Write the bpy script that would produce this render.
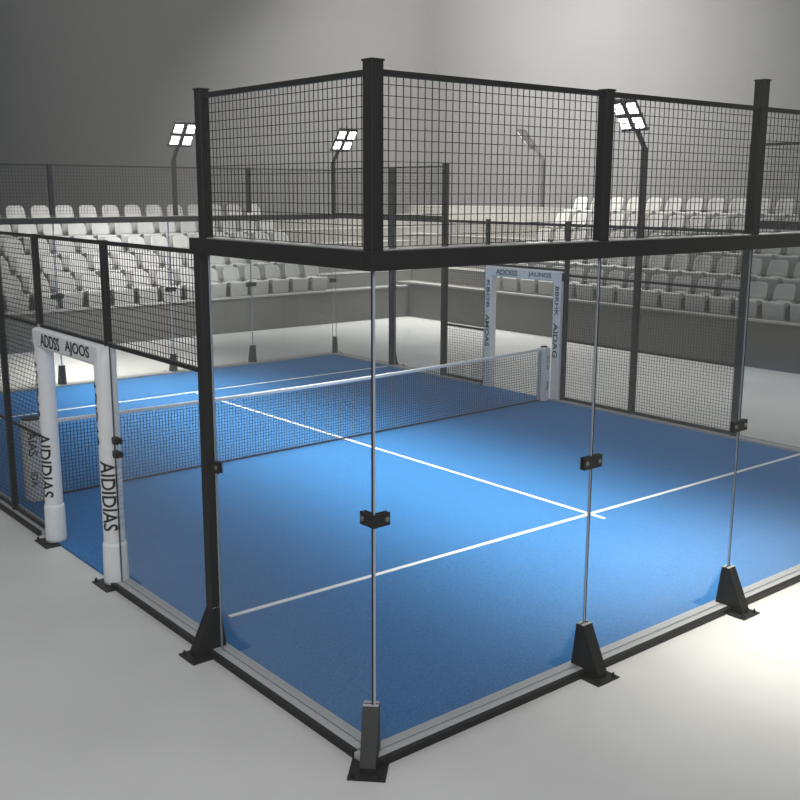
import bpy, bmesh, math
from mathutils import Vector, Matrix

for o in list(bpy.data.objects):
    bpy.data.objects.remove(o)
C = bpy.context.scene.collection
SC = bpy.context.scene

# ------------------------------------------------------------------ camera
CAM = Vector((-3.799, -4.890, 3.722))
RT = Vector((0.77365, -0.63360, 0.003596))
UP = Vector((0.124216, 0.157233, 0.979718))
FW = Vector((0.621318, 0.757513, -0.200347))
cam = bpy.data.cameras.new('camera')
cam.sensor_width = 36.0
cam.lens = 1021.47 * 36.0 / 800.0
cam.clip_end = 200
co = bpy.data.objects.new('camera', cam)
C.objects.link(co)
m = Matrix((RT, UP, -FW)).transposed().to_4x4()
m.translation = CAM
co.matrix_world = m
SC.camera = co

# ------------------------------------------------------------------ world, lights, exposure
W = bpy.data.worlds.new('hall_air')
SC.world = W
W.use_nodes = True
nt = W.node_tree
nt.nodes.clear()
wo = nt.nodes.new('ShaderNodeOutputWorld')
bg = nt.nodes.new('ShaderNodeBackground')
bg.inputs[0].default_value = (0.50, 0.53, 0.56, 1)
bg.inputs[1].default_value = 0.30
vs = nt.nodes.new('ShaderNodeVolumeScatter')     # the thin mist that hangs in the hall
vs.inputs['Color'].default_value = (0.98, 0.97, 0.94, 1)
vs.inputs['Density'].default_value = 0.0055
vs.inputs['Anisotropy'].default_value = 0.2
nt.links.new(vs.outputs[0], wo.inputs[1])
nt.links.new(bg.outputs[0], wo.inputs[0])
SC.view_settings.view_transform = 'Standard'
SC.view_settings.look = 'None'
SC.view_settings.exposure = 0.0
SC.view_settings.gamma = 1.0
SC.view_settings.use_curve_mapping = False
SC.cycles.use_denoising = True
SC.cycles.max_bounces = 10
SC.cycles.transparent_max_bounces = 32
SC.cycles.caustics_reflective = False
SC.cycles.caustics_refractive = False


def area(name, loc, size, energy, col=(1, 1, 1), target=None, spread=180):
    l = bpy.data.lights.new(name, 'AREA')
    l.shape = 'RECTANGLE'
    l.size, l.size_y = size
    l.energy = energy
    l.color = col
    l.spread = math.radians(spread)
    o = bpy.data.objects.new(name, l)
    C.objects.link(o)
    o.location = loc
    if target is not None:
        d = Vector(target) - Vector(loc)
        o.rotation_euler = d.to_track_quat('-Z', 'Y').to_euler()
    return o


# added overhead fill that supplies the hall's ambient light
area('ambient_fill_light', (5.0, 6.0, 11.8), (38.0, 40.0), 3000, (0.95, 0.98, 1.0))
# strip luminaires hanging high above the long axis of the court
area('ceiling_strip_light', (4.6, 7.7, 8.6), (2.2, 19.0), 585, (1.0, 0.96, 0.86), None, 38)
# added light to brighten the open floor between right wall and stand
area('added_fill_light', (13.5, 5.0, 9.5), (2.5, 12.0), 85, (1.0, 0.98, 0.95), None, 60)
area('added_fill_light', (16.5, 18.0, 11.4), (9.0, 6.0), 3600, (1.0, 0.97, 0.92), (23.0, 20.5, 3), 140)  # added light to brighten the hall walls behind the stands' corner
area('added_fill_light', (8.0, 14.0, 9.0), (5.0, 3.0), 210, (1.0, 0.98, 0.95), (7.6, 20.5, 1.8), 44)  # added light to brighten the seats of the far stand
# added frontal fill for upright faces turned towards the camera
area('added_fill_light', (-8.0, -9.0, 8.5), (7.0, 5.0), 420, (0.98, 0.99, 1.0), (5.0, 6.0, 0.5), 120)


# ------------------------------------------------------------------ materials
def mat(name, col, rough=0.5, metal=0.0, spec=0.5, noise=None, bump=0.0, sheen=0.0, coords='Object', emit=0.0, emit_col=(1, 1, 1)):
    M = bpy.data.materials.new(name)
    M.use_nodes = True
    n = M.node_tree
    b = n.nodes['Principled BSDF']
    b.inputs['Base Color'].default_value = (*col, 1)
    b.inputs['Roughness'].default_value = rough
    b.inputs['Metallic'].default_value = metal
    b.inputs['Specular IOR Level'].default_value = spec
    if sheen:
        b.inputs['Sheen Weight'].default_value = sheen
        b.inputs['Sheen Roughness'].default_value = 0.4
    if emit:
        b.inputs['Emission Color'].default_value = (*emit_col, 1)
        b.inputs['Emission Strength'].default_value = emit
    if noise:
        sc, amt = noise[0], noise[1]
        det = noise[2] if len(noise) > 2 else 3
        tc = n.nodes.new('ShaderNodeTexCoord')
        nz = n.nodes.new('ShaderNodeTexNoise')
        nz.inputs['Scale'].default_value = sc
        nz.inputs['Detail'].default_value = det
        n.links.new(tc.outputs[coords], nz.inputs['Vector'])
        rp = n.nodes.new('ShaderNodeValToRGB')
        rp.color_ramp.elements[0].position = 0.3
        rp.color_ramp.elements[1].position = 0.7
        rp.color_ramp.elements[0].color = (*[c * (1 - amt) for c in col], 1)
        rp.color_ramp.elements[1].color = (*[min(1, c * (1 + amt)) for c in col], 1)
        n.links.new(nz.outputs['Fac'], rp.inputs['Fac'])
        n.links.new(rp.outputs['Color'], b.inputs['Base Color'])
        if bump:
            bp = n.nodes.new('ShaderNodeBump')
            bp.inputs['Strength'].default_value = bump
            bp.inputs['Distance'].default_value = 0.004
            n.links.new(nz.outputs['Fac'], bp.inputs['Height'])
            n.links.new(bp.outputs['Normal'], b.inputs['Normal'])
    return M


def glass_mat(name, tint, rough=0.0, gloss=1.0):
    M = bpy.data.materials.new(name)
    M.use_nodes = True
    n = M.node_tree
    n.nodes.clear()
    out = n.nodes.new('ShaderNodeOutputMaterial')
    mix = n.nodes.new('ShaderNodeMixShader')
    tr = n.nodes.new('ShaderNodeBsdfTransparent')
    gl = n.nodes.new('ShaderNodeBsdfGlossy')
    fr = n.nodes.new('ShaderNodeFresnel')
    # the Fresnel node inverts its index on back faces; feed the inverse there so both faces of the pane behave alike
    ge = n.nodes.new('ShaderNodeNewGeometry')
    mr = n.nodes.new('ShaderNodeMapRange')
    mr.inputs['To Min'].default_value = 1.32
    mr.inputs['To Max'].default_value = 1 / 1.32
    n.links.new(ge.outputs['Backfacing'], mr.inputs['Value'])
    n.links.new(mr.outputs['Result'], fr.inputs['IOR'])
    tr.inputs[0].default_value = (*tint, 1)
    gl.inputs[0].default_value = (gloss, gloss, gloss, 1)
    gl.inputs['Roughness'].default_value = rough
    n.links.new(fr.outputs[0], mix.inputs[0])
    n.links.new(tr.outputs[0], mix.inputs[1])
    n.links.new(gl.outputs[0], mix.inputs[2])
    n.links.new(mix.outputs[0], out.inputs[0])
    return M


STEEL = mat('black_steel', (0.014, 0.014, 0.013), 0.5, 0.0, 0.4, (60, 0.15))
STEEL_HAZED = mat('black_steel_hazed', (0.020, 0.020, 0.019), 0.6)  # same black steel, distance haze put into a lighter colour
WIRE = mat('black_wire', (0.012, 0.012, 0.012), 0.55)
ALU = mat('grey_aluminium_rail', (0.46, 0.465, 0.475), 0.45, 0.1, 0.5, (40, 0.06))
GROOVE = mat('dark_groove', (0.05, 0.05, 0.055), 0.6)
GLASS = glass_mat('clear_glass', (0.955, 0.965, 0.965))
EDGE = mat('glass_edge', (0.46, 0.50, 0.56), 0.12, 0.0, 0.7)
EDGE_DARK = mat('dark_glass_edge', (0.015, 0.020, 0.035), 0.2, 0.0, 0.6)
BOLT = mat('bolt_steel', (0.30, 0.29, 0.27), 0.35, 0.8)
PAD = mat('white_vinyl_padding', (0.84, 0.845, 0.855), 0.42, 0.0, 0.5, (14, 0.03))
INK = mat('black_lettering', (0.012, 0.012, 0.014), 0.5)
INK_BLUE = mat('dark_blue_lettering', (0.03, 0.045, 0.09), 0.5)
NETM = mat('net_cord', (0.035, 0.045, 0.065), 0.8)
TAPE = mat('white_net_tape', (0.90, 0.905, 0.91), 0.6)
TURF = mat('blue_turf', (0.036, 0.166, 0.41), 0.6, 0.0, 0.08, (85, 0.32, 3), 0.6)
LINE = mat('white_line_paint', (0.82, 0.84, 0.86), 0.6, 0.0, 0.5, (200, 0.05))
CONC = mat('pale_concrete', (0.62, 0.612, 0.595), 0.38, 0.0, 0.45, (0.9, 0.06, 6), 0.0)
STAND = mat('stand_concrete', (0.22, 0.215, 0.20), 0.8, 0.0, 0.3, (2.5, 0.06))
BARRIER = mat('stand_front_wall', (0.15, 0.148, 0.137), 0.8, 0.0, 0.3, (2.0, 0.05))
LIP = mat('stand_lip', (0.36, 0.355, 0.34), 0.7)
HALL = mat('hall_wall', (0.104, 0.105, 0.106), 0.9, 0.0, 0.2, (0.4, 0.04))
SEAT = mat('grey_seat_plastic', (0.39, 0.386, 0.372), 0.45, 0.0, 0.5)
LAMP = mat('lit_lamp_lens', (1, 1, 1), 0.4, emit=5.0, emit_col=(1.0, 0.99, 0.96))
LAMP_DIM = mat('dim_lamp_lens', (0.8, 0.8, 0.78), 0.4, emit=0.5, emit_col=(1.0, 0.98, 0.94))
POLE = mat('dark_grey_pole', (0.035, 0.035, 0.035), 0.5)


# ------------------------------------------------------------------ mesh helpers
class MB:
    def __init__(self):
        self.bm = bmesh.new()

    def box(self, a, b):
        x0, y0, z0 = [min(a[i], b[i]) for i in range(3)]
        x1, y1, z1 = [max(a[i], b[i]) for i in range(3)]
        v = [self.bm.verts.new(p) for p in ((x0, y0, z0), (x1, y0, z0), (x1, y1, z0), (x0, y1, z0),
                                            (x0, y0, z1), (x1, y0, z1), (x1, y1, z1), (x0, y1, z1))]
        for f in ((3, 2, 1, 0), (4, 5, 6, 7), (0, 1, 5, 4), (1, 2, 6, 5), (2, 3, 7, 6), (3, 0, 4, 7)):
            self.bm.faces.new([v[i] for i in f])
        return self

    def prism(self, pts, off):
        """closed polygon pts (3d) extruded by vector off"""
        off = Vector(off)
        a = [self.bm.verts.new(p) for p in pts]
        b = [self.bm.verts.new(Vector(p) + off) for p in pts]
        n = len(pts)
        self.bm.faces.new(a[::-1])
        self.bm.faces.new(b)
        for i in range(n):
            self.bm.faces.new((a[i], a[(i + 1) % n], b[(i + 1) % n], b[i]))
        return self

    def bar(self, p, q, w, h=None, up=(0, 0, 1)):
        h = h or w
        p, q = Vector(p), Vector(q)
        d = (q - p).normalized()
        s = d.cross(Vector(up))
        if s.length < 1e-4:
            s = d.cross(Vector((1, 0, 0)))
        s.normalize()
        u = s.cross(d)
        pts = [p + s * w / 2 * a + u * h / 2 * b for a, b in ((-1, -1), (1, -1), (1, 1), (-1, 1))]
        return self.prism(pts, q - p)

    def cyl(self, p, q, r0, r1=None, n=24):
        r1 = r0 if r1 is None else r1
        p, q = Vector(p), Vector(q)
        d = (q - p).normalized()
        s = d.cross(Vector((0, 0, 1)))
        if s.length < 1e-4:
            s = Vector((1, 0, 0))
        s.normalize()
        u = s.cross(d)
        A, B = [], []
        for i in range(n):
            t = 2 * math.pi * i / n
            e = s * math.cos(t) + u * math.sin(t)
            A.append(self.bm.verts.new(p + e * r0))
            B.append(self.bm.verts.new(q + e * r1))
        self.bm.faces.new(A[::-1])
        self.bm.faces.new(B)
        for i in range(n):
            f = self.bm.faces.new((A[i], A[(i + 1) % n], B[(i + 1) % n], B[i]))
            f.smooth = True
        return self

    def lathe(self, prof, c=(0, 0), n=28):
        rings = []
        for r, z in prof:
            rings.append([self.bm.verts.new((c[0] + r * math.cos(2 * math.pi * i / n), c[1] + r * math.sin(2 * math.pi * i / n), z)) for i in range(n)])
        self.bm.faces.new(rings[0][::-1])
        self.bm.faces.new(rings[-1])
        for a, b in zip(rings, rings[1:]):
            for i in range(n):
                f = self.bm.faces.new((a[i], a[(i + 1) % n], b[(i + 1) % n], b[i]))
                f.smooth = True
        return self

    def build(self, name, material, parent=None, bevel=0.0, seg=2):
        me = bpy.data.meshes.new(name)
        bmesh.ops.recalc_face_normals(self.bm, faces=self.bm.faces)
        self.bm.to_mesh(me)
        self.bm.free()
        me.materials.append(material)
        o = bpy.data.objects.new(name, me)
        C.objects.link(o)
        if parent is not None:
            o.parent = parent
        if bevel:
            b = o.modifiers.new('bevel', 'BEVEL')
            b.width = bevel
            b.segments = seg
            b.limit_method = 'ANGLE'
        return o


def tag(o, label, cat, group=None):
    o['label'] = label
    o['category'] = cat
    if group:
        o['group'] = group
    return o


def thing(name, label, cat, loc=(0, 0, 0), group=None, rz=0.0):
    o = bpy.data.objects.new(name, None)
    o.empty_display_size = 0.1
    C.objects.link(o)
    o.location = loc
    o.rotation_euler = (0, 0, rz)
    return tag(o, label, cat, group)


def struct(o):
    o['kind'] = 'structure'
    return o


def dup(root, loc, rz, label, group=None):
    r = root.copy()
    C.objects.link(r)
    r.location = loc
    r.rotation_euler = (0, 0, rz)
    r['label'] = label
    if group:
        r['group'] = group
    for ch in list(root.children):
        c = ch.copy()
        C.objects.link(c)
        c.parent = r
        for g in ch.children:
            d = g.copy()
            C.objects.link(d)
            d.parent = c
    return r


# ------------------------------------------------------------------ dimensions
CW = 9.90        # court width (X)
CL = 14.20       # court length (Y)
ZB0, ZB1 = 3.25, 3.37   # beam on top of the glass
ZT = 4.40        # top of the upper wire mesh
ZL = 2.34        # lower side rail
NY0, NY1 = 7.20, 7.50   # net at the left wall and at the right wall

# ------------------------------------------------------------------ setting
o = MB().box((-14, -14, -0.10), (26, 30, 0.0)).build('floor', CONC)
struct(o)
struct(MB().box((-14, 27.0, 0), (26, 27.3, 12)).build('wall_far', HALL))
struct(MB().box((24.0, -14, 0), (24.3, 27, 12)).build('wall_right', HALL))
struct(MB().box((-14.3, -14, 0), (-14, 27, 12)).build('wall_left', HALL))

turf = struct(MB().box((-0.02, -0.02, 0.0), (CW + 0.02, CL + 0.02, 0.018)).build('court_turf', TURF))


def line(p, q, w=0.055, z=0.018):
    p, q = Vector((*p, z + 0.003)), Vector((*q, z + 0.003))
    MB().bar(p, q, w, 0.006).build('court_line', LINE, turf)


line((0.42, 2.63), (CW - 0.12, 2.50))
line((5.20, 2.34), (5.11, 11.95))
line((0.12, 12.02), (CW - 0.12, 12.10))

# base rails: two grey aluminium strips and a black outer strip, per wall
def base_rail(label, p, q, inward, gaps=()):
    """p,q ends on the wall axis; inward = unit vector towards the court"""
    t = thing('base_rail', label, 'rail', (0, 0, 0))
    inw = Vector((*inward, 0))
    segs = []
    p, q = Vector((*p, 0)), Vector((*q, 0))
    L = (q - p).length
    d = (q - p) / L
    cur = 0
    for a, b in gaps:
        segs.append((cur, a))
        cur = b
    segs.append((cur, L))

    def strip(name, o0, o1, z0, z1, material, bev=0.0):
        mb = MB()
        for a, b in segs:
            P, Q = p + d * a, p + d * b
            mb.prism([P + inw * o0 + Vector((0, 0, z0)), P + inw * o1 + Vector((0, 0, z0)),
                      P + inw * o1 + Vector((0, 0, z1)), P + inw * o0 + Vector((0, 0, z1))], Q - P)
        mb.build(name, material, t, bev)
    strip('inner_strip', 0.022, 0.100, 0.0, 0.052, ALU)
    strip('groove', 0.012, 0.022, 0.0, 0.046, GROOVE)
    strip('outer_strip', -0.052, 0.012, 0.0, 0.052, ALU)
    strip('black_kerb', -0.092, -0.052, 0.0, 0.050, STEEL)
    if gaps:
        mb = MB()
        for a, b in gaps:
            P, Q = p + d * (a + 0.26), p + d * (b - 0.28)
            mb.bar(P + Vector((0, 0, 0.006)), Q + Vector((0, 0, 0.006)), 0.03, 0.012)
        mb.build('threshold_strip', STEEL, t)
    return t


base_rail('grey and black base rail under the back wall glass nearest the camera', (-0.09, 0), (CW + 0.09, 0), (0, 1))
base_rail('grey and black base rail under the left side wall with the near doorway gap', (0, 0.12), (0, CL - 0.1), (1, 0), ((3.93, 5.76),))
base_rail('dark base rail under the right side wall beyond the net', (CW, 0.12), (CW, CL - 0.1), (-1, 0), ((7.22, 9.18),))
base_rail('dark base rail under the far back wall of the court', (-0.09, CL), (CW + 0.09, CL), (0, -1))

# ------------------------------------------------------------------ posts and beams
def post(label, x, y, z0, z1, w=0.10, d=0.10, material=STEEL, group=None, cap=True):
    t = thing('fence_post', label, 'post', (x, y, z0), group)
    MB().box((-w / 2, -d / 2, 0), (w / 2, d / 2, z1 - z0)).build('post_tube', material, t, 0.006)
    if cap:
        MB().box((-w / 2 - .004, -d / 2 - .004, z1 - z0), (w / 2 + .004, d / 2 + .004, z1 - z0 + 0.012)).build('post_cap', material, t)
    return t


def beam(label, p, q, z0, z1, w=0.12, material=STEEL):
    t = thing('top_beam', label, 'beam', (p[0], p[1], z0))
    P, Q = Vector((0, 0, (z1 - z0) / 2)), Vector((q[0] - p[0], q[1] - p[1], (z1 - z0) / 2))
    MB().bar(P, Q, w, z1 - z0).build('beam_tube', material, t, 0.004)
    d = (Q - P).normalized()
    MB().bar(Vector((0, 0, z1 - z0 + 0.003)) + d * 0.1, Vector((Q.x, Q.y, z1 - z0 + 0.003)) - d * 0.1, w * 0.35, 0.006).build('cap_strip', ALU, t)
    return t


beam('thick black beam along the top of the near back wall glass', (-0.055, 0), (CW + 0.05, 0), ZB0, ZB1, 0.11)
beam('thick black beam on top of the tall glass left of the near corner', (0, 0.055), (0, 2.22), ZB0, ZB1, 0.11)
beam('black beam on top of the tall glass at the near end of the right wall', (CW, 0.06), (CW, 3.7), ZB0 - 0.05, ZB1 - 0.05, 0.11, STEEL_HAZED)
beam('dark beam along the top of the far back wall glass', (-0.05, CL), (CW + 0.05, CL), 3.10, 3.21, 0.11, STEEL_HAZED)
beam('dark beam on top of the tall glass at the far end of the right wall', (CW, 10.42), (CW, CL - 0.06), 3.12, 3.24, 0.11, STEEL_HAZED)
beam('dark beam on top of the tall glass at the far end of the left wall', (0, 12.1), (0, CL - 0.06), 3.12, 3.24, 0.11, STEEL_HAZED)

post('thick black corner post of the upper mesh above the near glass corner', 0, 0, ZB1, ZT + 0.06, 0.09, 0.09)
post('tall black post left of the near corner, standing in the foot bracket under the beam', 0, 2.13, 0.05, ZB0, 0.09, 0.10, STEEL, None, False)
post('black post at the left end of the upper mesh, standing on the thick beam', 0, 2.05, ZB1, ZT + 0.04, 0.08, 0.085)
post('black post of the upper mesh one glass panel right of the near corner', 2.095, 0, ZB1, ZT + 0.02, 0.085, 0.085)
post('black post of the upper mesh at the right edge, rising above its rail', 4.06, 0, ZB1, ZT + 0.22, 0.075, 0.10)
post('black post of the upper mesh on the back wall, third from the near corner', 6.05, 0, ZB1, ZT + 0.02, 0.085, 0.085)
post('black post of the upper mesh on the back wall, fourth from the near corner', 8.0, 0, ZB1, ZT + 0.02, 0.085, 0.085)
post('black corner post where the back wall meets the right wall', CW, 0, 0.05, ZT + 0.02, 0.10, 0.10)
# left wall
post('slim black post above the nearer white pad of the near doorway', 0, 3.94, 2.36, 3.27, 0.06, 0.06)
post('slim black post above the farther white pad of the near doorway', 0, 5.64, 2.36, 3.27, 0.06, 0.06)
post('black post of the left wall mesh at the left edge of the picture', 0, 6.85, 0.05, 3.27, 0.06, 0.06)
post('black post of the left wall mesh beyond the net', 0, 8.6, 0.05, 3.27, 0.075, 0.075)
post('black post of the left wall mesh towards the far end', 0, 10.4, 0.05, 3.27, 0.075, 0.075)
post('tall black post near the far end of the left wall', 0, 12.1, 0.05, 4.18, 0.10, 0.10)
# right wall
post('tall dark post where the near right glass meets the right mesh', CW, 3.68, 0.05, ZT, 0.11, 0.11, STEEL_HAZED)
post('dark post midway along the right wall mesh', CW, 5.66, 0.05, 3.2, 0.09, 0.09, STEEL_HAZED)
post('dark post beside the right white pad of the far doorway', CW, 7.20, 0.05, 3.2, 0.07, 0.07, STEEL_HAZED)
post('dark post beside the left white pad of the far doorway', CW, 9.20, 0.05, 3.2, 0.07, 0.07, STEEL_HAZED)
post('tall dark post where the far tall right glass meets the right mesh', CW, 10.42, 0.05, 4.25, 0.10, 0.10, STEEL_HAZED)
post('broad dark post inside the far tall glass of the right wall', CW, 12.08, 0.05, 4.2, 0.10, 0.13, STEEL_HAZED)
# far wall
for x, lab in ((1.6, 'dark post of the far upper mesh, nearest the left wall'),
               (3.45, 'dark post of the far upper mesh at the left of the picture'),
               (7.70, 'dark post of the far upper mesh seen between the two floodlights')):
    post(lab, x, CL, 3.26, 4.18, 0.08, 0.08, STEEL_HAZED)

# ------------------------------------------------------------------ wire mesh panels
def mesh_panel(label, p, q, z0, z1, cu, cz, w=0.005, rails='tb', rw=0.035, material=STEEL, mids=(), group=None):
    t = thing('mesh_panel', label, 'fence panel', (p[0], p[1], 0), group)
    P, Q = Vector((0, 0, 0)), Vector((q[0] - p[0], q[1] - p[1], 0))
    L = (Q - P).length
    d = (Q - P) / L
    nrm = Vector((-d.y, d.x, 0))
    mb = MB()
    n = max(1, round(L / cu))
    for i in range(n + 1):
        c = d * (L * i / n)
        mb.prism([c - d * w / 2 - nrm * w / 2 + Vector((0, 0, z0)), c + d * w / 2 - nrm * w / 2 + Vector((0, 0, z0)),
                  c + d * w / 2 + nrm * w / 2 + Vector((0, 0, z0)), c - d * w / 2 + nrm * w / 2 + Vector((0, 0, z0))], (0, 0, z1 - z0))
    k = max(1, round((z1 - z0) / cz))
    for j in range(k + 1):
        z = z0 + (z1 - z0) * j / k
        mb.bar(Vector((0, 0, z)) + nrm * w, Q + Vector((0, 0, z)) + nrm * w, w, w)
    mb.build('wire_mesh', WIRE, t)
    if 't' in rails:
        MB().bar((0, 0, z1), Q + Vector((0, 0, z1)), rw, rw).build('top_rail', material, t)
    if 'b' in rails:
        MB().bar((0, 0, z0), Q + Vector((0, 0, z0)), rw, rw).build('bottom_rail', material, t)
    for z in mids:
        MB().bar((0, 0, z), Q + Vector((0, 0, z)), rw * 0.8, rw * 0.8).build('middle_rail', material, t)
    return t


zu = ZB1 + 0.02
mesh_panel('black wire mesh panel above the glass left of the near corner post', (0, 0.06), (0, 2.0), zu, ZT, 0.050, 0.0615, 0.0044, 't')
mesh_panel('black wire mesh panel above the glass right of the near corner post', (0.06, 0), (2.05, 0), zu, ZT, 0.057, 0.0615, 0.0044, 't')
mesh_panel('black wire mesh panel with a floodlight seen through it at upper right', (2.14, 0), (4.02, 0), zu, ZT, 0.057, 0.0615, 0.0044, 't')
mesh_panel('black wire mesh panel at the right edge beyond the rising post', (4.11, 0), (6.0, 0), zu, ZT, 0.057, 0.0615, 0.0044, 't')
mesh_panel('black wire mesh panel of the back wall, fourth from the near corner', (6.1, 0), (7.95, 0), zu, ZT, 0.057, 0.0615, 0.0044, 't')
mesh_panel('black wire mesh panel of the back wall ending at the right wall', (8.05, 0), (CW - .05, 0), zu, ZT, 0.057, 0.0615, 0.0044, 't')
# left wall
mesh_panel('black mesh panel between tall post and doorway over the low glass', (0, 2.19), (0, 3.91), ZL, 3.26, 0.050, 0.061, 0.0046, 'tb', 0.035)
mesh_panel('black mesh panel over the near padded doorway', (0, 3.98), (0, 5.60), ZL, 3.26, 0.050, 0.061, 0.0046, 'tb', 0.035)
mesh_panel('black full height mesh panel left of the near doorway', (0, 5.76), (0, 6.81), 0.08, 3.26, 0.045, 0.050, 0.0046, 'tb', 0.032, mids=(1.12, ZL))
mesh_panel('black full height mesh panel at the net end of the left wall', (0, 6.89), (0, 8.56), 0.08, 3.26, 0.045, 0.050, 0.0046, 'tb', 0.032, mids=(1.12, ZL))
mesh_panel('black full height mesh panel of the left wall beyond the net', (0, 8.64), (0, 10.36), 0.08, 3.26, 0.050, 0.061, 0.0046, 'tb', 0.032, mids=(1.12, ZL))
mesh_panel('black full height mesh panel of the left wall towards its far glass', (0, 10.44), (0, 12.05), 0.08, 3.26, 0.050, 0.061, 0.0046, 'tb', 0.032, mids=(1.12, ZL))
# right wall
mesh_panel('dark upper mesh over the near glass of the right wall', (CW, 0.05), (CW, 3.63), 3.34, ZT, 0.057, 0.0615, 0.0046, 't', 0.04, STEEL_HAZED)
mesh_panel('grey mesh panel of the right wall next to the near right glass', (CW, 3.73), (CW, 5.61), 0.08, 3.15, 0.052, 0.052, 0.0048, 'tb', 0.05, STEEL_HAZED, mids=(1.13, 2.28))
mesh_panel('grey mesh panel of the right wall beside the far doorway', (CW, 5.70), (CW, 7.16), 0.08, 3.15, 0.052, 0.052, 0.0048, 'tb', 0.05, STEEL_HAZED, mids=(1.13, 2.28))
mesh_panel('dark mesh panel over the far padded doorway', (CW, 7.24), (CW, 9.16), 2.36, 3.15, 0.052, 0.052, 0.0048, 'tb', 0.05, STEEL_HAZED)
mesh_panel('grey mesh panel of the right wall between the doorway and far glass', (CW, 9.24), (CW, 10.36), 0.08, 3.15, 0.052, 0.052, 0.0048, 'tb', 0.05, STEEL_HAZED, mids=(1.10,))
mesh_panel('dark upper mesh over the far tall glass of the right wall', (CW, 10.47), (CW, CL - .05), 3.28, 4.2, 0.057, 0.0615, 0.005, 't', 0.03, STEEL_HAZED)
# far wall
for a, b, lab in ((0.05, 1.55, 'fine grey upper mesh of the far wall nearest the left wall'),
                  (1.65, 3.40, 'fine grey upper mesh of the far wall at the left picture edge'),
                  (3.50, 5.93, 'fine grey upper mesh of the far wall left of the left floodlight pole'),
                  (6.03, 7.65, 'fine grey upper mesh of the far wall right of the left floodlight pole'),
                  (7.75, CW - .05, 'fine grey upper mesh of the far wall ending at the far right corner')):
    mesh_panel(lab, (a, CL), (b, CL), 3.28, 4.17, 0.058, 0.0615, 0.0045, 't', 0.03, STEEL_HAZED)
mesh_panel('dark upper mesh over the far tall glass of the left wall', (0, 12.15), (0, CL - .05), 3.28, 4.17, 0.058, 0.0615, 0.0045, 't', 0.03, STEEL_HAZED)

# ------------------------------------------------------------------ glass panels
def glass(label, p, q, z0, z1, dark_first=False, dark_last=False, e=0.009):
    t = thing('glass_screen', label, 'glass screen', (p[0], p[1], 0))
    Q = Vector((q[0] - p[0], q[1] - p[1], 0))
    d = Q.normalized()
    zc = (z0 + z1) / 2
    MB().bar(d * e + Vector((0, 0, zc)), Q - d * e + Vector((0, 0, zc)), 0.012, z1 - z0).build('pane', GLASS, t)
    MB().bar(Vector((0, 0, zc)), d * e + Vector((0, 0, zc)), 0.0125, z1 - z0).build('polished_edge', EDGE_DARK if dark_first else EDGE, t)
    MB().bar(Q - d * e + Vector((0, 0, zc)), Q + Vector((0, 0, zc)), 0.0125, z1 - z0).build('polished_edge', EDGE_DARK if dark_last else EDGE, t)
    return t


gz0 = 0.053
glass('tall clear glass panel left of the near glass corner', (0, 0.008), (0, 2.02), gz0, ZB0, True)
glass('low clear glass panel between the tall black post and the near doorway', (0, 2.19), (0, 3.93), gz0, ZL - 0.02, False, True)
xs = (0.0, 2.095, 4.07, 6.03, 7.98, CW - 0.06)
labs = ('tall clear back wall glass panel right of the near corner',
        'tall clear back wall glass panel between the two black foot brackets at right',
        'tall clear back wall glass panel at the right edge of the picture',
        'tall clear back wall glass panel, fourth from the near corner',
        'tall clear back wall glass panel ending at the right wall')
for i in range(5):
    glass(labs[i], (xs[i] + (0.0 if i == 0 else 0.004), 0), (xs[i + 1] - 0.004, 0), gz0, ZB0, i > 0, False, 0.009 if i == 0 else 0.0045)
glass('tall right wall glass panel nearest the back wall', (CW, 0.06), (CW, 1.84), gz0, 3.2)
glass('tall right wall glass panel next to the right wall mesh', (CW, 1.85), (CW, 3.62), gz0, 3.2)
glass('far tall glass panel of the right wall beside its mesh', (CW, 10.48), (CW, 12.0), gz0, 3.14)
glass('far tall glass panel of the right wall reaching the far corner', (CW, 12.16), (CW, CL - 0.05), gz0, 3.14)
fx = (0.05, 1.6, 3.45, 5.80, 7.70, CW - 0.05)
flab = ('far wall glass panel nearest the left wall', 'far wall glass panel seen through the left wall mesh',
        'far wall glass panel seen through and above the near doorway', 'far wall glass panel crossing behind the tall left black post',
        'far wall glass panel ending at the far right corner')
for i in range(5):
    glass(flab[i], (fx[i] + 0.004, CL), (fx[i + 1] - 0.004, CL), gz0, 3.14)
glass('far tall glass panel of the left wall', (0, 12.16), (0, CL - 0.05), gz0, 3.14)

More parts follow.
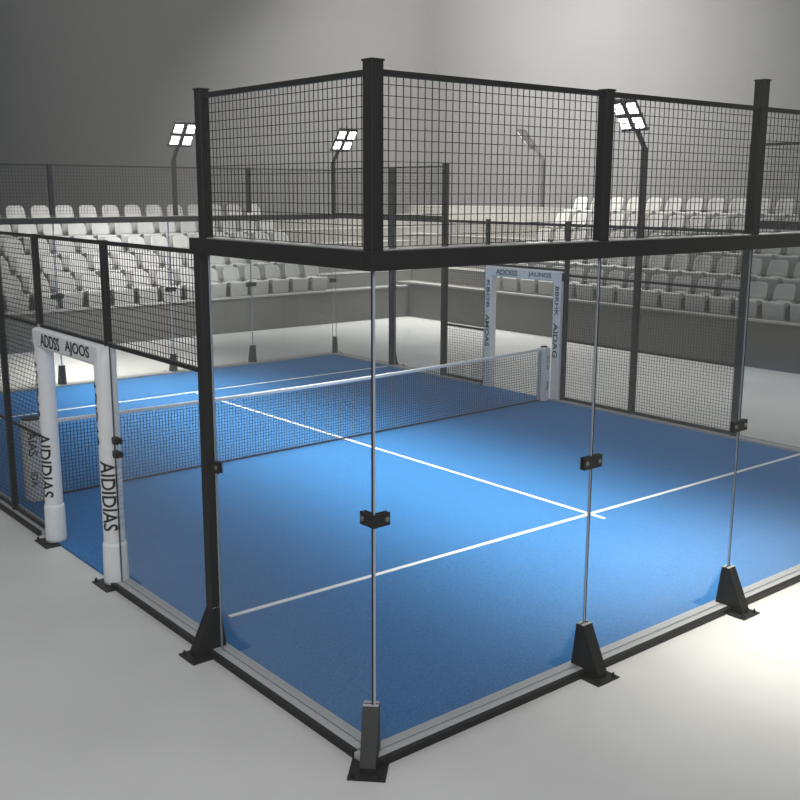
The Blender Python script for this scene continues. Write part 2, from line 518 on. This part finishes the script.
# ------------------------------------------------------------------ foot brackets
def make_bracket(label, loc, rz, material=STEEL, h=0.40, group=None, yo=0.20, yi=0.075):
    """local: wall runs along x, outside is -y"""
    t = thing('foot_bracket', label, 'bracket', loc, group, rz)
    for s in (-1, 1):
        x0 = s * 0.045
        MB().prism([(x0, yi, 0.012), (x0, -yo, 0.012), (x0, -yo, 0.05), (x0, -0.035, h), (x0, 0.035, h), (x0, yi, 0.06)],
                   (s * 0.008, 0, 0)).build('gusset_plate', material, t)
    # sloping outer and inner faces
    MB().prism([(-0.05, -yo, 0.012), (-0.05, -yo + 0.015, 0.012), (-0.05, -0.020, h), (-0.05, -0.036, h), (-0.05, -yo, 0.05)], (0.10, 0, 0)).build('sloping_face', material, t)
    MB().prism([(-0.05, yi, 0.012), (-0.05, yi, 0.06), (-0.05, 0.036, h), (-0.05, 0.020, h), (-0.05, yi - 0.02, 0.012)], (0.10, 0, 0)).build('inner_face', material, t)
    MB().box((-0.052, -0.036, h), (0.052, -0.008, h + 0.004)).build('top_edge', ALU, t)
    MB().box((-0.052, 0.008, h), (0.052, 0.036, h + 0.004)).build('top_edge', ALU, t)
    MB().box((-0.125, -0.27, 0.0), (0.125, 0.0, 0.012)).build('base_plate', material, t)
    for s in (-1, 1):
        MB().cyl((s * 0.09, -0.235, 0.012), (s * 0.09, -0.235, 0.026), 0.016, n=6).cyl((s * 0.09, -0.235, 0.026), (s * 0.09, -0.235, 0.045), 0.008, n=12).build('anchor_bolt', material, t)
    return t


b0 = make_bracket('black foot bracket at the bottom centre right, under the second glass joint', (2.095, 0, 0), 0)
dup(b0, (4.07, 0, 0), 0, 'black foot bracket under the glass joint near the right edge')
dup(b0, (6.03, 0, 0), 0, 'black foot bracket under the third glass joint of the back wall')
dup(b0, (7.98, 0, 0), 0, 'black foot bracket under the fourth glass joint of the back wall')
dup(b0, (0.0, 2.13, 0), -math.pi / 2, 'black foot bracket of the tall post left of the near corner')
dup(b0, (0.0, 0.03, 0), -math.pi / 4, 'black foot bracket at the bottom of the near glass corner')
bf = make_bracket('dark foot bracket at the far wall, right of the left black post', (7.70, CL, 0), math.pi, STEEL_HAZED, 0.42, None, 0.12, 0.06)
dup(bf, (5.80, CL, 0), math.pi, 'dark foot bracket at the far wall seen through the low side glass')
dup(bf, (3.45, CL, 0), math.pi, 'dark foot bracket at the far wall seen through the near doorway')
dup(bf, (1.60, CL, 0), math.pi, 'dark foot bracket at the far wall nearest the left wall')
dup(bf, (CW, CL, 0), math.pi * 0.75, 'dark foot bracket at the far right corner of the court')
dup(bf, (CW, 12.08, 0), math.pi / 2, 'dark foot bracket of the broad post in the far right glass')
dup(bf, (CW, 1.845, 0), math.pi / 2, 'dark foot bracket under the near glass joint of the right wall')


# ------------------------------------------------------------------ glass clamps
def bolts(mb_list, t, material=BOLT):
    for p, q in mb_list:
        MB().cyl(p, q, 0.017, n=20).build('clamp_bolt', material, t)


def clamp(label, loc, rz, w=0.105, h=0.10, material=STEEL):
    t = thing('glass_clamp', label, 'clamp', loc, None, rz)
    MB().box((-w, -0.022, -h / 2), (w, -0.008, h / 2)).build('outer_plate', material, t, 0.003)
    MB().box((-w, 0.008, -h / 2), (w, 0.020, h / 2)).build('inner_plate', material, t, 0.003)
    bolts([((s * w * 0.68, -0.022, 0), (s * w * 0.68, -0.030, 0)) for s in (-1, 1)], t)
    return t


ZC = 1.71
clamp('black two bolt clamp on the glass joint right of the near corner', (2.095, 0, ZC), 0)
clamp('black two bolt clamp on the glass joint near the right edge', (4.07, 0, ZC), 0)
clamp('black two bolt clamp on the third glass joint of the back wall', (6.03, 0, ZC), 0)
clamp('black two bolt clamp on the fourth glass joint of the back wall', (7.98, 0, ZC), 0)
t = thing('glass_clamp', 'black folded corner clamp on the near glass corner', 'clamp', (0, 0, 1.672))
MB().prism([(-0.022, -0.022, -0.044), (0.118, -0.022, -0.044), (0.118, -0.008, -0.044), (-0.008, -0.008, -0.044), (-0.008, 0.118, -0.044), (-0.022, 0.118, -0.044)], (0, 0, 0.088)).build('angle_plate', STEEL, t, 0.002)
MB().prism([(0.010, 0.010, -0.044), (0.118, 0.010, -0.044), (0.118, 0.020, -0.044), (0.020, 0.020, -0.044), (0.020, 0.118, -0.044), (0.010, 0.118, -0.044)], (0, 0, 0.088)).build('inner_angle_plate', STEEL, t, 0.002)
bolts([((0.09, -0.022, 0), (0.09, -0.030, 0)), ((-0.022, 0.09, 0), (-0.030, 0.09, 0))], t)
t = thing('glass_clamp', 'small black clamp on the inner side of the tall left post', 'clamp', (0, 2.045, 1.60))
MB().box((-0.022, -0.10, -0.045), (-0.008, 0.05, 0.045)).build('outer_plate', STEEL, t, 0.003)
MB().box((0.008, -0.10, -0.045), (0.020, 0.05, 0.045)).build('inner_plate', STEEL, t, 0.003)
bolts([((-0.022, -0.07, 0), (-0.030, -0.07, 0))], t)
for z, lab in ((1.45, 'upper black knob clamp on the nearer door pad glass edge'), (1.32, 'lower black knob clamp on the nearer door pad glass edge')):
    t = thing('glass_clamp', lab, 'clamp', (0, 3.86, z))
    MB().box((-0.028, -0.05, -0.028), (-0.008, 0.07, 0.028)).build('outer_plate', STEEL, t, 0.006)
    MB().box((0.008, -0.05, -0.028), (0.030, 0.07, 0.028)).build('inner_plate', STEEL, t, 0.006)
    MB().cyl((-0.028, -0.02, 0), (-0.052, -0.02, 0), 0.024, n=16).build('knob', STEEL, t)
for x, lab in ((7.70, 'dark clamp on the far wall glass joint, right of the left black post'),
               (5.80, 'dark clamp on the far wall glass joint behind the left mesh'),
               (3.45, 'dark clamp on the far wall glass joint at the far left')):
    clamp(lab, (x, CL, 1.74), math.pi, 0.12, 0.085, STEEL_HAZED)
t = thing('glass_clamp', 'small dark clamp at the far right glass corner', 'clamp', (CW - 0.02, CL, 1.72))
MB().box((-0.12, -0.02, -0.04), (0.0, -0.006, 0.04)).box((-0.02, -0.12, -0.04), (-0.006, 0, 0.04)).build('angle_plate', STEEL_HAZED, t)
bolts([((-0.09, -0.02, 0), (-0.09, -0.03, 0))], t)
clamp('dark clamp on the broad post in the far right glass', (CW, 12.08, 1.72), math.pi / 2, 0.12, 0.06, STEEL_HAZED)
clamp('dark clamp on the near glass joint of the right wall', (CW, 1.845, 1.7), math.pi / 2, 0.105, 0.09, STEEL_HAZED)


# ------------------------------------------------------------------ lettering
def text_bm(s, length, height, depth=0.002, cuts=0, shear=0.0):
    """text mesh scaled to length x height, centred, lying in XY, as a bmesh"""
    cu = bpy.data.curves.new('tmp', 'FONT')
    cu.body = s
    cu.align_x = 'CENTER'
    cu.extrude = 0.5
    cu.offset = 0.012
    cu.shear = shear
    cu.resolution_u = 4
    ob = bpy.data.objects.new('tmp', cu)
    C.objects.link(ob)
    dg = bpy.context.evaluated_depsgraph_get()
    me = bpy.data.meshes.new_from_object(ob.evaluated_get(dg))
    bm = bmesh.new()
    bm.from_mesh(me)
    bpy.data.objects.remove(ob)
    bpy.data.curves.remove(cu)
    bpy.data.meshes.remove(me)
    xs = [v.co.x for v in bm.verts]
    ys = [v.co.y for v in bm.verts]
    x0, x1, y0, y1 = min(xs), max(xs), min(ys), max(ys)
    for v in bm.verts:
        v.co.x = ((v.co.x - x0) / (x1 - x0) - .5) * length
        v.co.y = ((v.co.y - y0) / (y1 - y0) - .5) * height
        v.co.z = (v.co.z + 0.5) * depth
    if cuts:
        for i in range(1, cuts):
            y = -height / 2 + height * i / cuts
            g = bm.verts[:] + bm.edges[:] + bm.faces[:]
            bmesh.ops.bisect_plane(bm, geom=g, plane_co=(0, y, 0), plane_no=(0, 1, 0))
    return bm


def bm_obj(name, bm, material, parent):
    me = bpy.data.meshes.new(name)
    bm.to_mesh(me)
    bm.free()
    me.materials.append(material)
    o = bpy.data.objects.new(name, me)
    C.objects.link(o)
    o.parent = parent
    return o


def wrap_text(s, length, height, R, zc, ang, parent, material=INK, name='lettering'):
    """letters read downwards round a vertical cylinder at the parent's origin; ang = direction of centre"""
    bm = text_bm(s, length, height, 0.002, 8)
    for v in bm.verts:
        u, w, e = v.co
        # letter top points to the viewer's right: viewer faces the cylinder from outside
        a = ang + w / R
        r = R + 0.0015 + e
        v.co = (r * math.cos(a), r * math.sin(a), zc - u)
    return bm_obj(name, bm, material, parent)


def flat_text(s, length, height, origin, xdir, ydir, parent, material=INK, name='lettering', shear=0.0):
    bm = text_bm(s, length, height, 0.002, 0, shear)
    X, Y = Vector(xdir), Vector(ydir)
    Z = X.cross(Y)
    O = Vector(origin)
    for v in bm.verts:
        v.co = O + X * v.co.x + Y * v.co.y + Z * (v.co.z + 0.0015)
    return bm_obj(name, bm, material, parent)


# ------------------------------------------------------------------ near padded doorway (left wall)
YA, YB = 4.045, 5.58
door = thing('padded_door_frame', 'white padded doorway frame with black lettering in the left side wall', 'door frame', (0, YA, 0))


def round_pad(y, R, name, z0, z1, parent):
    e = 0.012
    return MB().lathe([(R - e, z0), (R, z0 + e), (R, z1 - e), (R - e, z1)], (0, 0)).build(name, PAD, parent)


for y, lab in ((YA, 'nearer white post pad'), (YB, 'farther white post pad')):
    R = 0.102 if y == YA else 0.094
    pad = MB().lathe([(R + .002, 0.36), (R, 0.40), (R - .002, 1.2), (R, 2.15), (R - 0.02, 2.30)], (0, 0)).build('post_pad', PAD, door)
    pad.location = (0.0, y - YA, 0)
    sl = MB().lathe([(R + .017, 0.02), (R + .017, 0.05), (R + .012, 0.40), (R + .003, 0.43)], (0, 0)).build('foot_sleeve', PAD, door)
    sl.location = (0.0, y - YA, 0)
    vd = Vector((CAM.x, CAM.y - y, 0)).normalized()
    ang = math.atan2(vd.y, vd.x)
    s = 1.0
    wrap_text('AIDIDIAS', 0.68 if y == YA else 0.70, 0.145, R + .001, 0.90 if y == YA else 0.87, ang - math.radians(20 if y == YA else 44), pad)
    wrap_text('ADIDAS', 0.62, 0.14, R + .001, 1.70, ang - math.radians(100), pad)
    fp = MB().box((-0.18, y - YA - 0.17, 0.0), (0.0, y - YA + 0.17, 0.012)).build('foot_plate', STEEL, door)
    MB().cyl((-0.15, y - YA + 0.14, 0.012), (-0.15, y - YA + 0.14, 0.045), 0.014, n=8).build('anchor_bolt', STEEL, door)
lp = MB().bar((0.0, YB + 0.075 - YA, 2.23), (0.0, -0.07, 2.23), 0.19, 0.20).build('lintel_pad', PAD, door, 0.035, 4)
flat_text('ADDSS', 0.50, 0.13, (-0.097, 1.10, 2.23), (0, -1, 0), (0, 0, 1), lp, INK)
flat_text('AJOOS', 0.58, 0.14, (-0.097, 0.41, 2.23), (0, -1, 0), (0, 0, 1), lp, INK)

# ------------------------------------------------------------------ far padded doorway (right wall)
YC, YD = 7.33, 9.07
door2 = thing('padded_door_frame', 'white padded doorway frame with blue lettering in the right side wall beyond the net', 'door frame', (CW, YC, 0))
for y, hi, lo in ((YC, 'BBRHK', 'AIDAG'), (YD, 'KBOB', 'AMOAS')):
    pd = MB().box((-0.10, y - YC - 0.09, 0.02), (0.05, y - YC + 0.09, 2.34)).build('post_pad', PAD, door2, 0.02, 3)
    flat_text(lo, 0.62, 0.11, (-0.102, y - YC, 1.12), (0, 0, -1), (0, -1, 0), pd, INK)
    flat_text(hi, 0.52, 0.08, (-0.102, y - YC - 0.01, 1.82), (0, 0, -1), (0, -1, 0), pd, INK_BLUE)
lp2 = MB().box((-0.102, -0.09, 2.16), (0.052, YD - YC + 0.09, 2.345)).build('lintel_pad', PAD, door2, 0.02, 3)
flat_text('ADDISS', 0.56, 0.10, (-0.104, 1.25, 2.25), (0, -1, 0), (0, 0, 1), lp2, INK_BLUE)
flat_text('JAUNGS', 0.56, 0.10, (-0.104, 0.42, 2.25), (0, -1, 0), (0, 0, 1), lp2, INK_BLUE)

# ------------------------------------------------------------------ net and its posts
XN0, XN1 = 0.49, CW - 0.275
net = thing('court_net', 'long dark court net with a white top tape', 'net', (XN0, NY0, 0))
NQ = Vector((XN1 - XN0, NY1 - NY0 , 0))
NL = NQ.length
nd = NQ / NL


def net_top(s):
    u = s / NL
    return 0.985 - 0.10 * 4 * u * (1 - u) * 0.5


mb = MB()
n = int(NL / 0.045)
for i in range(n + 1):
    s = NL * i / n
    mb.bar(nd * s + Vector((0, 0, 0.035)), nd * s + Vector((0, 0, net_top(s) - 0.05)), 0.0055)
for j in range(21):
    f = j / 20
    seg = 12
    for k in range(seg):
        s0, s1 = NL * k / seg, NL * (k + 1) / seg
        z0 = 0.035 + (net_top(s0) - 0.085) * f
        z1 = 0.035 + (net_top(s1) - 0.085) * f
        mb.bar(nd * s0 + Vector((0, 0, z0)), nd * s1 + Vector((0, 0, z1)), 0.0055)
mb.build('net_mesh', NETM, net)
mb = MB()
seg = 16
for k in range(seg):
    s0, s1 = NL * k / seg, NL * (k + 1) / seg
    mb.bar(nd * s0 + Vector((0, 0, net_top(s0) - 0.028)), nd * s1 + Vector((0, 0, net_top(s1) - 0.028)), 0.030, 0.052)
mb.build('top_tape', TAPE, net, 0.010)
MB().bar(Vector((0, 0, 0.032)), NQ + Vector((0, 0, 0.032)), 0.014, 0.022).build('bottom_cord', NETM, net)

t = thing('net_post', 'white padded net post with a dark hook at the right end of the net', 'net post', (CW - 0.17, NY1 + 0.0, 0.018))
p_ = MB().box((-0.10, -0.08, 0), (0.06, 0.08, 0.97)).build('post_pad', PAD, t, 0.012, 3)
MB().box((-0.075, -0.04, 0.97), (0.02, 0.04, 0.995)).build('cap', STEEL_HAZED, t, 0.004)
flat_text('QO ao', 0.26, 0.06, (0.0, -0.082, 0.70), (0, 0, -1), (1, 0, 0), p_, INK_BLUE)
flat_text('AOKA', 0.18, 0.05, (0.0, -0.082, 0.28), (0, 0, -1), (1, 0, 0), p_, INK_BLUE)
t = thing('net_post', 'white padded round net post behind the left wall mesh', 'net post', (0.37, NY0, 0.018))
R = 0.125
p_ = MB().lathe([(R, 0), (R, 0.02), (R, 0.98), (R - 0.01, 1.0)], (0, 0)).build('post_pad', PAD, t)
MB().cyl((0, 0, 1.0), (0, 0, 1.02), R - 0.015, n=24).build('cap', STEEL, t)
vd = Vector((CAM.x - .37, CAM.y - NY0, 0)).normalized()
an = math.atan2(vd.y, vd.x)
wrap_text('AIAS', 0.30, 0.10, R, 0.72, an, p_, INK_BLUE)
wrap_text('IDA', 0.18, 0.08, R, 0.28, an, p_, INK_BLUE)


# ------------------------------------------------------------------ floodlights
def floodlight(label, x, y, z0, z1, lean, lens=LAMP, sc=1.0, group=None, arm=0.44):
    """lean: horizontal unit vector the arm leans towards (over the court)"""
    t = thing('floodlight', label, 'floodlight', (x, y, z0), group)
    H = z1 - z0
    lean = Vector((*lean, 0))
    MB().box((-0.04 * sc, -0.04 * sc, 0), (0.04 * sc, 0.04 * sc, H)).build('pole', POLE, t, 0.008)
    a = (lean * 0.62 + Vector((0, 0, 0.78))).normalized()
    side = Vector((-lean.y, lean.x, 0))
    top = Vector((0, 0, H))
    MB().bar(top - a * 0.03, top + a * arm * sc, 0.07 * sc, 0.05 * sc, side).build('arm', POLE, t, 0.006)
    nrm = side.cross(a).normalized()
    if nrm.z > 0:
        nrm = -nrm
    c = top + a * (arm + 0.20) * sc + nrm * 0.03 * sc
    hd = MB()
    for k in (-0.27, 0.0, 0.27):
        hd.bar(c + a * k * sc - side * 0.25 * sc, c + a * k * sc + side * 0.25 * sc, 0.05 * sc, 0.03 * sc, a)
    hd.bar(c - a * 0.28 * sc, c + a * 0.28 * sc, 0.07 * sc, 0.04 * sc, side)
    hd = hd.build('lamp_bracket', POLE, t)
    for i in (-1, 1):
        for j in (-1, 1):
            m0 = c + side * i * 0.135 * sc + a * j * 0.135 * sc
            hs = MB().bar(m0 - a * 0.105 * sc - nrm * 0.0, m0 + a * 0.105 * sc, 0.20 * sc, 0.04 * sc, nrm).build('lamp_housing', POLE, t)
            for k in (-1, 1):
                mm = m0 + a * k * 0.052 * sc + nrm * 0.026 * sc
                MB().bar(mm - a * 0.040 * sc, mm + a * 0.040 * sc, 0.165 * sc, 0.014 * sc, nrm).build('lamp_lens', lens, hs)
    return t


floodlight('lit four panel floodlight on the far wall left of the upper mesh', 5.98, CL, 3.222, 4.32, (0, -1))
floodlight('lit four panel floodlight at the far right corner behind the left upper mesh', CW, CL, 3.222, 4.34, (0, -1))
floodlight('lit four panel floodlight on the right wall at upper right', CW, 5.66, 3.212, 4.42, (-1, 0), LAMP, 1.0)
floodlight('faint pale floodlight far behind the middle of the upper mesh', 20.4, 17.6, 3.23, 4.70, (-0.35, 0.94), LAMP_DIM, 1.3)

# ------------------------------------------------------------------ grandstands
TR, RS = 0.78, 0.445
NR = 5
SX, SY = 16.0, 18.87
Z_R, Z_F = 1.0, 0.90
def stand(loc):
    o = bpy.data.objects.new('grandstand', None)
    C.objects.link(o)
    o.location = loc
    return struct(o)


st_r = stand((SX, 4, 0))
st_f = stand((4, SY, 0))
ox = Vector((SX, 4, 0))
oy = Vector((4, SY, 0))
MB().box((0, -8 - 4, 0), (0.10, SY - 4, Z_R)).build('front_wall', BARRIER, st_r)
MB().box((-0.04, -8 - 4, Z_R), (0.14, SY - 4, Z_R + 0.045)).build('wall_lip', LIP, st_r)
MB().box((-12 - 4, 0, 0), (SX + 0.1 - 4, 0.10, Z_F)).build('front_wall', BARRIER, st_f)
MB().box((-12 - 4, -0.04, Z_F), (SX - 0.04 - 4, 0.14, Z_F + 0.045)).build('wall_lip', LIP, st_f)
for i in range(NR + 1):
    x0 = 0.10 + TR * i - (0 if i == 0 else 0.10)
    x1 = TR * (i + 1)
    MB().box((x0, -12, 0), (x1, SY - 4 + TR * (i + 1), Z_R + RS * i)).build('step', STAND, st_r)
    if i:
        MB().box((x0 - 0.01, -12, Z_R + RS * i), (x0 + 0.05, SY - 4 + TR * i, Z_R + RS * i + 0.02)).build('step_nosing', LIP, st_r)
    MB().box((-16, x0, 0), (SX - 4 + TR * (i + (0 if i else 0.12)), x1, Z_F + 0.405 * i)).build('step', STAND, st_f)
    if i:
        MB().box((-16, x0 - 0.01, Z_F + 0.405 * i), (SX - 4 + TR * i, x0 + 0.05, Z_F + 0.405 * i + 0.02)).build('step_nosing', LIP, st_f)


# ------------------------------------------------------------------ seats
def seat_parts():
    """local: seat faces -y, base at z=0, origin under the pan"""
    t = thing('stadium_seat', 'x', 'seat', (0, 0, 0))
    # pan with deep front skirt
    mb = MB()
    prof = [(-0.20, 0.0), (-0.215, 0.06), (-0.235, 0.36), (-0.245, 0.405), (-0.225, 0.43), (-0.16, 0.425), (0.02, 0.395), (0.15, 0.40), (0.19, 0.44), (0.205, 0.38), (0.12, 0.34), (-0.10, 0.34), (-0.18, 0.30), (-0.17, 0.0)]
    mb2 = MB()
    # lofted profile across width with rounded sides
    cols = []
    for x, k in ((-0.265, 0.80), (-0.25, 0.95), (-0.20, 1.0), (0, 1.0), (0.20, 1.0), (0.25, 0.95), (0.265, 0.80)):
        sx = x
        cols.append([mb2.bm.verts.new((sx * (1.0 if z > 0.2 else 0.93), y * (0.9 + 0.1 * k), z * (1 if k == 1 else (1 + 0.03 * (1 - k)))))
                     for y, z in prof])
    n = len(prof)
    for a, b in zip(cols, cols[1:]):
        for i in range(n):
            f = mb2.bm.faces.new((a[i], a[(i + 1) % n], b[(i + 1) % n], b[i]))
            f.smooth = True
    mb2.bm.faces.new(cols[0])
    mb2.bm.faces.new(cols[-1][::-1])
    mb2.build('seat_pan', SEAT, t)
    # curved backrest with rounded top corners
    mb3 = MB()
    N = 10
    front, back = [], []
    zs = [0.40, 0.48, 0.56, 0.64, 0.70, 0.745, 0.775, 0.79]
    hw = [0.235, 0.25, 0.25, 0.245, 0.235, 0.215, 0.18, 0.125]
    for z, h in zip(zs, hw):
        fr, bk = [], []
        for i in range(N + 1):
            u = -1 + 2 * i / N
            x = u * h
            y = 0.19 + (z - 0.4) * 0.22 - 0.05 * u * u * (h / 0.25) ** 2
            fr.append(mb3.bm.verts.new((x, y, z)))
            bk.append(mb3.bm.verts.new((x * 0.98, y + 0.03, z)))
        front.append(fr)
        back.append(bk)
    for k in range(len(zs) - 1):
        for i in range(N):
            f = mb3.bm.faces.new((front[k][i], front[k][i + 1], front[k + 1][i + 1], front[k + 1][i]))
            f.smooth = True
            f = mb3.bm.faces.new((back[k][i], back[k + 1][i], back[k + 1][i + 1], back[k][i + 1]))
            f.smooth = True
        mb3.bm.faces.new((front[k][0], front[k + 1][0], back[k + 1][0], back[k][0]))
        mb3.bm.faces.new((front[k][N], back[k][N], back[k + 1][N], front[k + 1][N]))
    for i in range(N):
        mb3.bm.faces.new((front[-1][i], front[-1][i + 1], back[-1][i + 1], back[-1][i]))
        mb3.bm.faces.new((front[0][i], back[0][i], back[0][i + 1], front[0][i + 1]))
    mb3.build('backrest', SEAT, t)
    return t


ORD = ['first', 'second', 'third', 'fourth', 'fifth', 'sixth', 'seventh', 'eighth', 'ninth', 'tenth', 'eleventh', 'twelfth',
       'thirteenth', 'fourteenth', 'fifteenth', 'sixteenth', 'seventeenth', 'eighteenth', 'nineteenth', 'twentieth', 'twenty-first']
ROWN = ['front', 'second', 'middle', 'fourth', 'top']
seat0 = seat_parts()
first = True
PITCH = 0.655
# right stand: seats face -x; leftmost in the picture is the largest y
for r in range(NR):
    ys = []
    y = 15.42 + 0.0 * r
    k = 0
    while y > 4.6 + 0.55 * r:
        lab = 'grey seat in the %s row of the right stand, %s from its left end' % (ROWN[r], ORD[k])
        loc = (SX + TR * r + 0.40, y, Z_R + RS * r + (0.045 if False else 0.0))
        rz = -math.pi / 2
        if first:
            seat0.location = loc
            seat0.rotation_euler = (0, 0, rz)
            tag(seat0, lab, 'seat', 'seats of the right stand')
            first = False
        else:
            dup(seat0, loc, rz, lab, 'seats of the right stand')
        y -= PITCH
        k += 1
# far stand: seats face -y; counted from the right end
for r in range(NR):
    x = 12.86 + 0.0 * r
    k = 0
    while x > 3.2 + 0.35 * r:
        lab = 'grey seat in the %s row of the far stand, %s from its right end' % (ROWN[r], ORD[k])
        dup(seat0, (x, SY + TR * r + 0.38, Z_F + 0.405 * r), 0.0, lab, 'seats of the far stand')
        x -= PITCH
        k += 1
